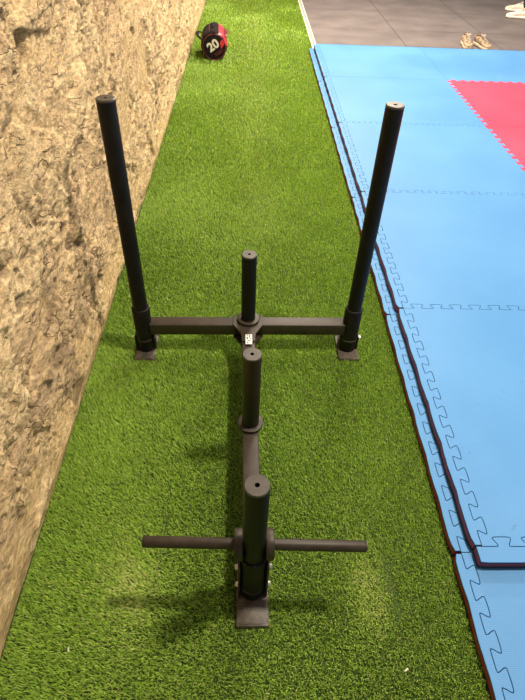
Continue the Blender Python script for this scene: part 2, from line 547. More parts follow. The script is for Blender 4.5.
def build_turf(rects):
    bands = [(-0.35, 1.7, 150000, 0.68), (1.7, 3.0, 75000, 0.95), (3.0, 5.0, 36000, 1.4), (5.0, 9.2, 15000, 2.4)]
    P, W, Ln = [], [], []
    for y0, y1, dens, k in bands:
        n = int((y1 - y0) * 1.14 * dens)
        x = rng.uniform(XW - 0.005, 0.585, n) if y1 < 5.5 else rng.uniform(XW - 0.005, 0.618, n)
        y = rng.uniform(y0, y1, n)
        ok = ~((x > 0.572) & (y < 5.66))
        for r in rects: ok &= ~((x > r[0]) & (x < r[1]) & (y > r[2]) & (y < r[3]))
        x, y = x[ok], y[ok]
        P.append(np.stack([x, y], 1)); W.append(np.full(len(x), k)); Ln.append(np.full(len(x), k))
    P = np.concatenate(P); K = np.concatenate(W)
    n = len(P)
    x, y = P[:, 0], P[:, 1]
    # pile lies mostly towards the wall, with slow variation; trodden patches lie flatter
    flow = fbm(x * 2.2 + 5, y * 1.6, 3, 3) - 0.5
    ang = PI + 0.55 + flow * 2.2 + rng.normal(0, 0.75, n)
    def blob(cx, cy, rx, ry, a=0.0):
        dx, dy = x - cx, y - cy
        u = (dx * math.cos(a) + dy * math.sin(a)) / rx; v = (-dx * math.sin(a) + dy * math.cos(a)) / ry
        return np.exp(-(u * u + v * v) * 1.2)
    nz = fbm(x * 16, y * 16, 44, 3)
    worn = np.clip(blob(-0.285, 0.53, 0.075, 0.12) + blob(0.335, 0.53, 0.055, 0.12), 0, 1) * (0.55 + 0.9 * nz)
    lane = np.exp(-((x - 0.02) / 0.16) ** 2) * np.clip((y - 1.7) / 1.6, 0, 1) * (0.35 + 0.5 * fbm(x * 7, y * 2.5, 90, 3))
    crease = np.clip(1.2 * blob(0.395, 0.55, 0.016, 0.12, 0.06) + blob(-0.215, 0.68, 0.012, 0.1), 0, 1)
    lean = np.clip(0.42 + rng.normal(0, 0.22, n) + worn * 0.35, 0.05, 1.25)
    ln = (0.0145 + rng.uniform(-0.003, 0.004, n)) * (0.80 + 0.25 * K) * (1 - 0.62 * crease)
    wd = (0.0009 + rng.uniform(0, 0.0005, n)) * K
    dx, dy = np.cos(ang), np.sin(ang)
    sxv, syv = -dy, dx
    # twist of the blade about its own axis
    tw = rng.uniform(-0.9, 0.9, n)
    b0 = np.stack([x - sxv * wd, y - syv * wd, np.full(n, -0.001)], 1)
    b1 = np.stack([x + sxv * wd, y + syv * wd, np.full(n, -0.001)], 1)
    mx_, mz = np.sin(lean * 0.6) * ln * 0.55, np.cos(lean * 0.6) * ln * 0.55
    t2 = wd * 0.85
    c0 = np.stack([x + dx * mx_ - sxv * t2, y + dy * mx_ - syv * t2, mz + tw * t2], 1)
    c1 = np.stack([x + dx * mx_ + sxv * t2, y + dy * mx_ + syv * t2, mz - tw * t2], 1)
    ex, ez = mx_ + np.sin(lean * 1.5) * ln * 0.5, mz + np.cos(lean * 1.5) * ln * 0.5
    tip = np.stack([x + dx * ex, y + dy * ex, np.maximum(ez, 0.002)], 1)
    co = np.stack([b0, b1, c1, c0, tip], 1)
    # keep blades out of the wall face
    co[:, :, 0] = np.maximum(co[:, :, 0], XW - 0.004)
    co = co.reshape(-1, 3).astype(np.float32)
    base = (np.arange(n) * 5)[:, None]
    quad = base + np.array([0, 1, 2, 3]); tri = base + np.array([3, 2, 4])
    li = np.concatenate([quad, tri], 1).astype(np.int32)
    me = bpy.data.meshes.new('artificial_grass')
    me.vertices.add(len(co)); me.vertices.foreach_set('co', co.ravel())
    me.loops.add(li.size); me.loops.foreach_set('vertex_index', li.ravel())
    st = (np.arange(n) * 7)[:, None] + np.array([0, 4])
    me.polygons.add(2 * n); me.polygons.foreach_set('loop_start', st.ravel().astype(np.int32))
    me.update(calc_edges=True)
    # blade colours: three greens and a straw thatch
    cA, cB, cC, cD = (np.array(c) for c in ((0.20, 0.34, 0.034), (0.33, 0.52, 0.060), (0.50, 0.68, 0.12), (0.60, 0.62, 0.22)))
    r = rng.uniform(0, 1, n); r2 = rng.uniform(0, 1, n)[:, None]
    pw = np.clip(worn * 0.34 + lane * 0.22, 0, 0.8)
    col = np.where((r < 0.34)[:, None], cA, np.where((r < 0.78)[:, None], cB, cC))
    col = np.where((rng.uniform(0, 1, n) < 0.05 + pw)[:, None], cD * (0.75 + 0.5 * r2), col)
    col = col * (0.8 + 0.4 * rng.uniform(0, 1, n)[:, None]) * (0.92 + 0.16 * fbm(x * 5, y * 3, 8, 2))[:, None]
    cc = np.ones((n, 5, 4), np.float32); cc[:, :, :3] = col[:, None, :]
    at = me.color_attributes.new('blade', 'FLOAT_COLOR', 'POINT'); at.data.foreach_set('color', cc.ravel())
    m = new_mat('grass_blade', (0.2, 0.3, 0.03), 0.5, spec=0.5)
    b = m.node_tree.nodes['Principled BSDF']
    a = nd(m, 'ShaderNodeAttribute'); a.attribute_name = 'blade'
    m.node_tree.links.new(a.outputs['Color'], b.inputs['Base Color'])
    tr = nd(m, 'ShaderNodeBsdfTranslucent'); m.node_tree.links.new(a.outputs['Color'], tr.inputs['Color'])
    ms = nd(m, 'ShaderNodeMixShader'); ms.inputs[0].default_value = 0.25
    m.node_tree.links.new(b.outputs[0], ms.inputs[1]); m.node_tree.links.new(tr.outputs[0], ms.inputs[2])
    m.node_tree.links.new(ms.outputs[0], m.node_tree.nodes['Material Output'].inputs[0])
    me.materials.append(m)
    o = bpy.data.objects.new('artificial_grass', me)
    COL.objects.link(o)
    tag(o, 'short green artificial grass pile covering the strip beside the stone wall', 'grass', kind='stuff')


build_turf([(-0.416, -0.336, 1.360, 1.508), (0.352, 0.433, 1.375, 1.523), (-0.016, 0.069, 0.440, 0.621), (-0.42, -0.24, 5.25, 5.55)])


# ------------------------------------------------------------------ puzzle mats
PITCH = 1.0 / 12
TD = 0.027


def chaikin(p, it=2):
    for _ in range(it):
        q = [p[0]]
        for a, b in zip(p[:-1], p[1:]):
            q.append((a[0] * .75 + b[0] * .25, a[1] * .75 + b[1] * .25))
            q.append((a[0] * .25 + b[0] * .75, a[1] * .25 + b[1] * .75))
        q.append(p[-1])
        p = q
    return p


def seam(L=1.0):
    n = round(L / PITCH)
    p = [(0, 0), (0.008, 0)]
    pt = (L - 0.04) / n
    for i in range(n):
        c = 0.02 + (i + 0.5) * pt
        h, k = pt / 4 - 0.006, pt / 4 + 0.006
        p += [(c - h - 0.006, 0), (c - h + 0.001, 0.002), (c - k - 0.001, TD - 0.004), (c - k + 0.006, TD), (c + k - 0.006, TD), (c + k + 0.001, TD - 0.004), (c + h - 0.001, 0.002), (c + h + 0.006, 0)]
    p += [(L - 0.008, 0), (L, 0)]
    q = chaikin(p[1:-1], 3)
    return [p[0]] + q + [p[-1]]


SEAM = seam()


def vseam(X, y0): return [(X + o, y0 + s) for s, o in SEAM]
def hseam(x0, Y): return [(x0 + s, Y + o) for s, o in SEAM]


def clean(poly):
    out = []
    for p in poly:
        if not out or math.hypot(p[0] - out[-1][0], p[1] - out[-1][1]) > 5e-4: out.append(p)
    if math.hypot(out[0][0] - out[-1][0], out[0][1] - out[-1][1]) < 5e-4: out.pop()
    return out


def inset(poly, d):
    n = len(poly); r = []
    for i in range(n):
        a, b, c = poly[i - 1], poly[i], poly[(i + 1) % n]
        e1 = Vector((b[0] - a[0], b[1] - a[1])).normalized(); e2 = Vector((c[0] - b[0], c[1] - b[1])).normalized()
        n1 = Vector((-e1.y, e1.x)); n2 = Vector((-e2.y, e2.x))
        m = n1 + n2
        if m.length < 0.2: m = n1
        m.normalize()
        k = d / max(0.5, m.dot(n1))
        r.append((b[0] + m.x * k, b[1] + m.y * k))
    return r


def mat_piece(name, poly, z0, th, top, gap=0.0008):
    """one foam piece: closed counter-clockwise outline, coloured face over a dark core, maroon layer"""
    poly = clean(poly)
    ar = sum(poly[i - 1][0] * poly[i][1] - poly[i][0] * poly[i - 1][1] for i in range(len(poly)))
    if ar < 0: poly = poly[::-1]
    cx = sum(p[0] for p in poly) / len(poly); cy = sum(p[1] for p in poly) / len(poly)
    P = inset(poly, gap)
    P2 = inset(poly, gap + 0.0008)
    bm = bmesh.new()
    lv = [(0.0, P), (0.36, P), (0.80, P), (0.92, P), (0.975, P), (1.0, P2)]
    mi = [1, 2, 1, 0, 0]
    rings = [[bm.verts.new((q[0] - cx, q[1] - cy, f * th)) for q in pp] for f, pp in lv]
    n = len(P)
    for k in range(len(rings) - 1):
        for i in range(n):
            j = (i + 1) % n
            f = bm.faces.new((rings[k][i], rings[k][j], rings[k + 1][j], rings[k + 1][i])); f.material_index = mi[k]
    for k, ring_, pp, m_ in ((1, rings[-1], P2, 0), (-1, rings[0], P, 1)):
        for t in tessellate_polygon([[Vector((q[0], q[1], 0)) for q in pp]]):
            a, b, c = t
            if (pp[b][0] - pp[a][0]) * (pp[c][1] - pp[a][1]) - (pp[b][1] - pp[a][1]) * (pp[c][0] - pp[a][0]) < 0: b, c = c, b
            if k < 0: b, c = c, b
            try: bm.faces.new((ring_[a], ring_[b], ring_[c])).material_index = m_
            except ValueError: pass
    o = obj(name, bm, [top, M_navy, M_maroon])
    o.location = (cx, cy, z0)
    return o


def tile(x0, y0, z0, top, name='puzzle_mat'):
    b = hseam(x0, y0); r = vseam(x0 + 1, y0); t = hseam(x0, y0 + 1)[::-1]; l = vseam(x0, y0)[::-1]
    return mat_piece(name, b[:-1] + r[:-1] + t[:-1] + l[:-1], z0, TH, top)


def wavy(a, b, n, amp, ph):
    """points from a to b (along one axis) with soft bows between the teeth"""
    res = []
    for i in range(n + 1):
        s = i / n
        off = -amp * abs(math.sin(PI * (s * 6 + ph))) + random.uniform(-0.0006, 0.0006)
        if i in (0, n): off = 0.0035
        res.append((a + (b - a) * s, off))
    return res


def left_strip(xo, xs, y0, z0, ph, y1=None, sh=0.0):
    g = 0.0035
    outer = [(xo + off + sh, y) for y, off in wavy(y0 + g, y0 + 1 - g, 48, 0.0035, ph)]
    inner = ([(xs, y0 + g)] + vseam(xs, y0)[1:-1] + [(xs, y0 + 1 - g)])[::-1]
    return mat_piece('border_strip', outer + inner, z0, TH, M_blue)


def front_strip(yo, ys, x0, z0, xc=None):
    outer = [(x, yo + off * 0.5) for x, off in wavy(x0 if xc is None else xc, x0 + 1 - 0.003, 48, 0.002, 0.2)]
    inner = hseam(x0, ys)[::-1]
    if xc is not None: outer[0] = (xc, yo + 0.001)
    return mat_piece('border_strip', outer + inner + [(xc, ys + 0.001)], z0, TH, M_blue)


def back_strip(yo, ys, x0, z0):
    inner = hseam(x0, ys)[1:-1]
    outer = [(x0 + 1 - 0.003, yo), (x0 + 0.003, yo)]
    return mat_piece('border_strip', inner + outer, z0, TH, M_blue)


TH = 0.035
UX, UXo = 0.638, 0.617
LX, LXo = 0.592, 0.573
Y0 = 0.619
rowname = {0: 'nearest row', 1: 'second row from the camera', 2: 'middle row', 3: 'row before the last', 4: 'farthest row by the rubber floor'}
# lower layer
ll = {-1: 'uncovered lower blue puzzle mat in the bottom right corner, in front of the upper layer',
      0: 'lower blue puzzle mat mostly hidden below the nearest upper mat',
      1: 'lower blue puzzle mat beneath the second upper mat from the camera',
      2: 'lower blue puzzle mat beneath the middle upper mat on the turf side',
      3: 'lower blue puzzle mat beneath the fourth upper mat on the turf side',
      4: 'lower blue puzzle mat at the far end, beneath the last upper mat'}
sl = {-1: 'lower border strip nearest the camera, beside the uncovered blue mat at bottom right',
      0: 'lower blue border strip beside the turf, ending just left of the upper layer corner',
      1: 'lower blue border strip beside the turf, passing behind the right upright of the sled',
      2: 'lower blue border strip beside the turf, third one counted from the near end',
      3: 'lower blue border strip beside the turf, second one from the far end',
      4: 'lower blue border strip at the far end of the turf side edge'}
su = {0: 'upper blue border strip on the turf side ending at the near corner',
      1: 'upper blue border strip passing behind the right upright of the sled',
      2: 'upper blue border strip on the turf side of the middle upper mat',
      3: 'upper blue border strip on the turf side, second from the far end',
      4: 'upper blue border strip on the turf side, last one by the pale floor edging'}
for k in range(-1, 5):
    tag(tile(LX, Y0 + k, 0, M_blue), ll[k], 'mat', 'lower layer of puzzle mats')
    tag(left_strip(LXo, LX, Y0 + k, 0, 0.1 + 0.3 * k, sh=0.0 if k != 1 else 0.002), sl[k], 'mat edge strip', 'lower border strips')
tag(tile(LX + 1, Y0 - 1, 0, M_blue), 'lower blue puzzle mat right of the frame, joined to the nearest lower mat', 'mat', 'lower layer of puzzle mats')
# upper layer
cn = {0: 'upper blue puzzle mat on the turf side, ', 1: ' upper puzzle mat in the second column, ', 2: ' upper puzzle mat in the third column, '}
for c in range(3):
    for k in range(5):
        top = M_red if (c >= 1 and 1 <= k <= 3) else M_blue
        cname = cn[0] if c == 0 else (('red' if top is M_red else 'blue') + cn[c])
        tag(tile(UX + c, Y0 + k, TH, top), cname + rowname[k], 'mat', 'upper layer of puzzle mats')
for k in range(5):
    tag(left_strip(UXo, UX, Y0 + k, TH, 0.35 * k), su[k], 'mat edge strip', 'upper border strips')
tag(front_strip(Y0 - 0.043, Y0, UX, TH, UXo + 0.0045), 'upper border strip with maroon side along the near end of the upper layer', 'mat edge strip', 'upper border strips')
for c in range(3):
    tag(back_strip(Y0 + 5.021, Y0 + 5, UX + c, TH),
        ['blue border strip along the far end of the mats, next to the turf', 'blue border strip along the far end of the mats, in front of the shoe pair',
         'blue border strip along the far end of the mats, at the right photo edge'][c], 'mat edge strip', 'far border strips')

# ------------------------------------------------------------------ the push sled
YAW = math.atan2(-0.018, 0.9065)
sled = empty('push_sled', (0.0266, 0.5345, 0), -YAW)
tag(sled, 'black steel push sled with two tall uprights and three short posts on the turf', 'weight sled')
SL = 0.9067          # distance front post to rear crossbar
HW = 0.384           # half width between the uprights
PR = 0.0255          # post radius
SR = 0.0315          # socket radius
TT, TB = 0.140, 0.092  # tube top and bottom


def I4(x, y, z, rot=None):
    m = Matrix.Translation((x, y, z))
    return m @ rot if rot is not None else m


ROTX = Euler((0, PI / 2, 0)).to_matrix().to_4x4()   # z axis -> +x


def post(name, x, y, z0, z1, mat, cap_mat=M_cap, r=PR):
    bm = bmesh.new()
    add_lathe(bm, [(0, z0), (r, z0), (r, z1 - 0.006)], 48, I4(x, y, 0))
    p = obj(name, bm, mat, sled, smooth=True)
    bm = bmesh.new()
    add_lathe(bm, [(r - 0.0002, z1 - 0.006), (r, z1 - 0.0045), (r, z1 - 0.003), (r - 0.0008, z1 - 0.0008), (r - 0.002, z1), (0.0052, z1), (0.0048, z1 - 0.0006)], 48, I4(x, y, 0))
    c = obj('end_cap', bm, cap_mat, p, smooth=True, sharp=20)
    bm = bmesh.new()
    add_lathe(bm, [(0.0049, z1 - 0.0009), (0.0045, z1 - 0.014), (0, z1 - 0.014)], 20, I4(x, y, 0))
    obj('screw_hole', bm, M_hole, c)
    return p


def ring(name, x, y, z, r0, r1, h, mat, parent=None, rot=None, bev=0.0025):
    bm = bmesh.new()
    prof = [(r0, 0), (r1 - bev, 0), (r1 - bev * .3, bev * .3), (r1, bev), (r1, h - bev), (r1 - bev * .3, h - bev * .3), (r1 - bev, h), (r0, h)]
    add_lathe(bm, prof, 48, I4(x, y, z, rot), close=True)
    return obj(name, bm, mat, parent or sled, smooth=True)


# tubes of the base
bm = bmesh.new()
add_box(bm, (0, SL, (TT + TB) / 2), (2 * HW - 0.05, 0.049, TT - TB), 0.004, seg=3)
obj('rear_crossbar', bm, M_steel, sled, smooth=True)
bm = bmesh.new()
add_box(bm, (0, (0.02 + SL - 0.03) / 2, (TT + TB) / 2 - 0.0004), (0.048, SL - 0.05, TT - TB), 0.004, seg=3)
spine = obj('centre_beam', bm, M_steel, sled, smooth=True)
# gusset plates over and under the junction
bm = bmesh.new()
pts = [(-0.055, 0.012), (0.055, 0.012), (0.055, -0.026), (0.044, -0.044), (0.026, -0.075), (0.0225, -0.115), (-0.0225, -0.115), (-0.026, -0.075), (-0.044, -0.044), (-0.055, -0.026)]
for zz in (TT + 0.0002, TB - 0.0062):
    a = [bm.verts.new((px, SL + py, zz)) for px, py in pts]
    b = [bm.verts.new((px * .985, SL + py * .985, zz + 0.006)) for px, py in pts]
    bm.faces.new(a[::1]); bm.faces.new(b[::-1])
    for i in range(len(pts)): bm.faces.new((a[i], b[i], b[(i + 1) % len(pts)], a[(i + 1) % len(pts)]))
bmesh.ops.recalc_face_normals(bm, faces=bm.faces)
obj('gusset_plate', bm, M_steel, sled)
# clamps of the crossbar at the junction
for s in (-1, 1):
    bm = bmesh.new()
    add_box(bm, (s * 0.050, SL, (TT + TB) / 2 - 0.001), (0.010, 0.057, TT - TB + 0.012), 0.002)
    obj('crossbar_clamp', bm, M_steel, sled)


def socket(x, y, ztop, zring):
    """round socket welded on a foot plate: tube, lip ring on top, weld band near the bottom"""
    bm = bmesh.new()
    add_lathe(bm, [(0, 0.010), (SR, 0.010), (SR, ztop - 0.004), (SR - 0.001, ztop - 0.001), (SR - 0.003, ztop), (PR + 0.0004, ztop), (PR + 0.0004, ztop - 0.01)], 48, I4(x, y, 0))
    s = obj('post_socket', bm, M_post, sled, smooth=True, sharp=60)
    ring('weld_band', x, y, zring, SR - 0.001, SR + 0.0016, 0.006, M_steel, s, bev=0.0015)
    return s


def foot(x, yc, w, y0, y1, lab=None):
    bm = bmesh.new()
    add_box(bm, (x, (y0 + y1) / 2, 0.0055), (w, y1 - y0, 0.009), 0.002)
    # turned up nose at both ends
    for yy, s in ((y0, -1), (y1, 1)):
        add_box(bm, (x, yy - s * 0.0035, 0.0085), (w, 0.007, 0.010), 0.002, Euler((s * 0.35, 0, 0)).to_matrix().to_4x4())
    return obj('foot_plate', bm, M_skid, sled, smooth=True)


def bracket(x, y, s, h, ylen):
    bm = bmesh.new()
    add_box(bm, (x + s * 0.0345, y, 0.010 + h / 2), (0.005, ylen, h), 0.0012)
    return obj('side_bracket', bm, M_steel, sled)


def bolt(x, y, z, s):
    bm = bmesh.new()
    add_lathe(bm, [(0, 0), (0.0075, 0), (0.0075, 0.0015), (0.0060, 0.0016), (0.0060, 0.0060), (0.0045, 0.0072), (0, 0.0072)], 6, I4(x, y, z, ROTX if s > 0 else Euler((0, -PI / 2, 0)).to_matrix().to_4x4()))
    return obj('bolt', bm, M_zinc, sled)


# rear feet, sockets and tall uprights
for s in (-1, 1):
    x = s * HW
    foot(x, SL, 0.077, SL - 0.072, SL + 0.072)
    socket(x, SL, 0.205, 0.060)
    post('upright', x, SL, 0.05, 0.907, M_post)
    for q in (-1, 1):
        bracket(x, SL, q, 0.066, 0.03)
    bolt(x + 0.037, SL - 0.006, 0.066, 1)
    bolt(x - 0.037, SL - 0.006, 0.066, -1)
# front foot, socket, post
foot(0, 0, 0.082, -0.094, 0.0865)
socket(0, 0, 0.206, 0.050)
post('front_post', 0, 0, 0.05, 0.5055, M_post)
for q in (-1, 1):
    bracket(0, 0.004, q, 0.178, 0.052)
    bolt(q * 0.037, -0.012, 0.168, q)
    bolt(q * 0.037, -0.012, 0.068, q)
# short weight posts with collars standing on the beam
p = post('weight_post', 0, SL, TT, 0.430, M_post)
ring('collar', 0, SL, TT + 0.006, PR - 0.001, 0.0405, 0.011, M_steel, p)
p = post('weight_post', 0, SL - 0.4753, TT - 0.001, 0.436, M_wornpost)
ring('collar', 0, SL - 0.4753, TT, PR - 0.001, 0.0385, 0.012, M_steel, p)
# side handles through the front post
HZ = 0.242
for s in (-1, 1):
    bm = bmesh.new()
    L0, L1 = PR - 0.002, 0.256
    HR = Matrix.Translation((0.002, 0.008, HZ)) @ Euler((0, 0, -0.040)).to_matrix().to_4x4() @ (ROTX if s > 0 else Euler((0, -PI / 2, 0)).to_matrix().to_4x4())
    add_lathe(bm, [(0, L0), (0.0132, L0), (0.0132, L1 - 0.003), (0.0122, L1 - 0.0008), (0.0105, L1), (0, L1)], 32, HR)
    h = obj('side_handle', bm, M_steel, sled, smooth=True, sharp=50)
    ring('flange', s * (PR + 0.0005), 0.008, HZ, 0.0125, 0.036, 0.019, M_steel, h, ROTX if s > 0 else Euler((0, -PI / 2, 0)).to_matrix().to_4x4())
# sticker on the beam just before the gusset
bm = bmesh.new()
add_box(bm, (0.001, SL - 0.106, TT + 0.0068), (0.023, 0.050, 0.0006))
st = obj('sticker', bm, M_sticker, sled)
st['label'] = 'small white sticker with black marks'
bm = bmesh.new()
for cx, cy, wx_, wy_ in ((-0.0055, -0.086, 0.005, 0.004), (-0.0055, -0.100, 0.005, 0.012), (0.002, -0.0905, 0.004, 0.016), (0.0065, -0.103, 0.006, 0.004), (0.000, -0.114, 0.012, 0.004), (-0.004, -0.124, 0.006, 0.006)):
    add_box(bm, (cx + 0.001, SL + cy, TT + 0.0073), (wx_, wy_, 0.0005))
obj('sticker_print', bm, M_ink, st)

# ------------------------------------------------------------------ the weight bag by the wall
M_bagb = noisy('black_bag_vinyl', (0.006, 0.0045, 0.005), (0.013, 0.009, 0.010), 30, rough=0.8, spec=0.12, bump=0.5, bscale=60, bdist=0.004)
M_bagr = noisy('red_bag_vinyl', (0.42, 0.018, 0.035), (0.52, 0.030, 0.050), 30, rough=0.42, bump=0.5, bscale=60, bdist=0.004)
M_pipe = noisy('maroon_piping', (0.10, 0.008, 0.016), (0.16, 0.014, 0.022), 30, rough=0.5)
bag = empty('weight_bag', (-0.318, 5.20, 0.003), math.radians(3))
tag(bag, 'black and red cylindrical weight bag marked 20, lying on the turf against the stone wall', 'exercise bag')
BR, BL = 0.116, 0.36
BT = Matrix.Translation((0, 0, BR)) @ Euler((-PI / 2, 0, 0)).to_matrix().to_4x4()  # local z -> +y
bm = bmesh.new()
n = 48
prof = []
for i in range(25):
    t = i / 24
    z = t * BL
    e = min(t, 1 - t) / 0.10
    r = BR * (1 if e >= 1 else 0.90 + 0.10 * math.sqrt(max(0, 1 - (1 - e) ** 2)))
    r *= 1 + 0.012 * math.sin(t * 9)
    prof.append((r, z))
rings = []
for r, z in prof:
    rg = []
    for i in range(n):
        a = 2 * PI * i / n
        # slumped, slightly eight sided filling
        k = 1 + 0.022 * math.cos(8 * a) + 0.010 * math.sin(3 * a + z * 14)
        rg.append(bm.verts.new(BT @ Vector((r * k * math.cos(a), r * k * math.sin(a), z))))
    rings.append(rg)
for a, b in zip(rings[:-1], rings[1:]):
    for i in range(n):
        f = bm.faces.new((a[i], a[(i + 1) % n], b[(i + 1) % n], b[i]))
        an = (i + .5) / n * 360   # red panel on the right shoulder
        if 296 < an < 358: f.material_index = 1
f = bm.faces.new(rings[-1]); f = bm.faces.new(rings[0][::-1])
bmesh.ops.recalc_face_normals(bm, faces=bm.faces)
zmin = min(v.co.z for v in bm.verts)
for v in bm.verts: v.co.z = max(v.co.z - zmin, 0.0) if v.co.z - zmin > 0.004 else 0.0
bdy = obj('bag_body', bm, [M_bagb, M_bagr], bag, smooth=True, sharp=40)
# end panel with piping
bm = bmesh.new()
EP = Matrix.Translation((0, -0.001, BR)) @ Euler((PI / 2, 0, 0)).to_matrix().to_4x4()
add_lathe(bm, [(0.100, 0.0), (0.098, 0.004), (0.06, 0.008), (0, 0.010)], 40, EP)
ep = obj('end_panel', bm, M_bagb, bag, smooth=True)
bm = bmesh.new()
add_tube(bm, [EP @ Vector((0.101 * math.cos(a * 2 * PI / 32), 0.101 * math.sin(a * 2 * PI / 32), 0.002)) for a in range(33)], 0.0035, 8)
obj('piping', bm, M_pipe, bag, smooth=True)
# stitched seams along the body
for a in (20, 65, 110, 155):
    bm = bmesh.new()
    a = math.radians(a)
    add_tube(bm, [Vector((math.cos(a) * (BR * 1.02), 0.03 + t * 0.28, BR + math.sin(a) * BR * 1.02)) for t in (0, .25, .5, .75, 1)], 0.0025, 6)
    obj('seam_piping', bm, M_pipe, bag, smooth=True)


def strap(name, pts, mat, w=0.017, flat=0.22):
    bm = bmesh.new()
    P = [Vector(p) for p in pts]
    Q = []
    for i in range(len(P) - 1):
        p0, p1, p2, p3 = P[max(i - 1, 0)], P[i], P[i + 1], P[min(i + 2, len(P) - 1)]
        for t in (0, .25, .5, .75):
            Q.append(0.5 * ((2 * p1) + (-p0 + p2) * t + (2 * p0 - 5 * p1 + 4 * p2 - p3) * t * t + (-p0 + 3 * p1 - 3 * p2 + p3) * t ** 3))
    Q.append(P[-1])
    add_tube(bm, Q, w, 12, flat=flat)
    return obj(name, bm, mat, bag, smooth=True)


def on(a, y, r=1.0):
    a = math.radians(a)
    return (math.cos(a) * BR * r, y, BR + math.sin(a) * BR * r)


# side handles: loops running along the body, left one black, right one red
strap('carry_handle', [on(158, 0.05, 1.0), on(156, 0.07, 1.22), on(156, 0.12, 1.40), on(156, 0.21, 1.40), on(156, 0.27, 1.22), on(158, 0.29, 1.0)], M_bagb, 0.016, 0.35)
strap('carry_handle', [on(38, 0.05, 1.0), on(36, 0.07, 1.14), on(36, 0.11, 1.2), on(36, 0.21, 1.2), on(36, 0.26, 1.14), on(38, 0.28, 1.0)], M_pipe, 0.017, 0.4)
strap('carry_handle', [on(92, 0.09, 1.0), on(92, 0.11, 1.10), on(92, 0.15, 1.16), on(92, 0.22, 1.16), on(92, 0.26, 1.10), on(92, 0.28, 1.0)], M_bagb, 0.018, 0.3)
bm = bmesh.new()
strapc = on(86, 0.062, 1.03)
add_box(bm, strapc, (0.020, 0.055, 0.003), 0.001, Euler((0, math.radians(4), 0)).to_matrix().to_4x4())
t_ = obj('fabric_tag', bm, M_white, bag); t_['label'] = 'small white tag'
# red panels on the end
bm = bmesh.new()
add_box(bm, (0.066, -0.0075, BR + 0.025), (0.040, 0.003, 0.062), 0.001, Euler((0, math.radians(35), 0)).to_matrix().to_4x4())
o = obj('end_patch', bm, M_bagr, bag); o['label'] = 'red patch on the end panel'


def text_mesh(name, body, size, mat, parent, matrix, ext=0.0008, xs=1.0):
    cu = bpy.data.curves.new(name, 'FONT')
    cu.body = body; cu.size = size; cu.extrude = ext; cu.align_x = 'CENTER'; cu.align_y = 'CENTER'; cu.offset = size * 0.035
    to = bpy.data.objects.new(name, cu)
    COL.objects.link(to)
    dg = bpy.context.evaluated_depsgraph_get()
    me = bpy.data.meshes.new_from_object(to.evaluated_get(dg))
    bpy.data.objects.remove(to)
    me.transform(matrix @ Matrix.Diagonal((xs, 1, 1, 1)))
    me.materials.clear(); me.materials.append(mat)
    o = bpy.data.objects.new(name, me); COL.objects.link(o); o.parent = parent
    return o


TM = Matrix.Translation((-0.008, -0.0125, BR + 0.012)) @ Euler((0, math.radians(-33), 0)).to_matrix().to_4x4() @ Euler((PI / 2, 0, 0)).to_matrix().to_4x4()
text_mesh('number_print', '20', 0.098, M_white, bag, TM, xs=1.05)
bm = bmesh.new()
rr_ = Euler((0, math.radians(-33), 0)).to_matrix().to_4x4()
for k_, (du, dv, wl) in enumerate(((0.005, -0.050, 0.085), (0.030, -0.062, 0.045), (0.0, -0.066, 0.06))):
    c_ = rr_ @ Vector((du, 0, dv))
    add_box(bm, (c_.x, -0.0095, BR + c_.z), (wl, 0.002, 0.004), 0, rr_)
obj('stripe_print', bm, M_pipe, bag)

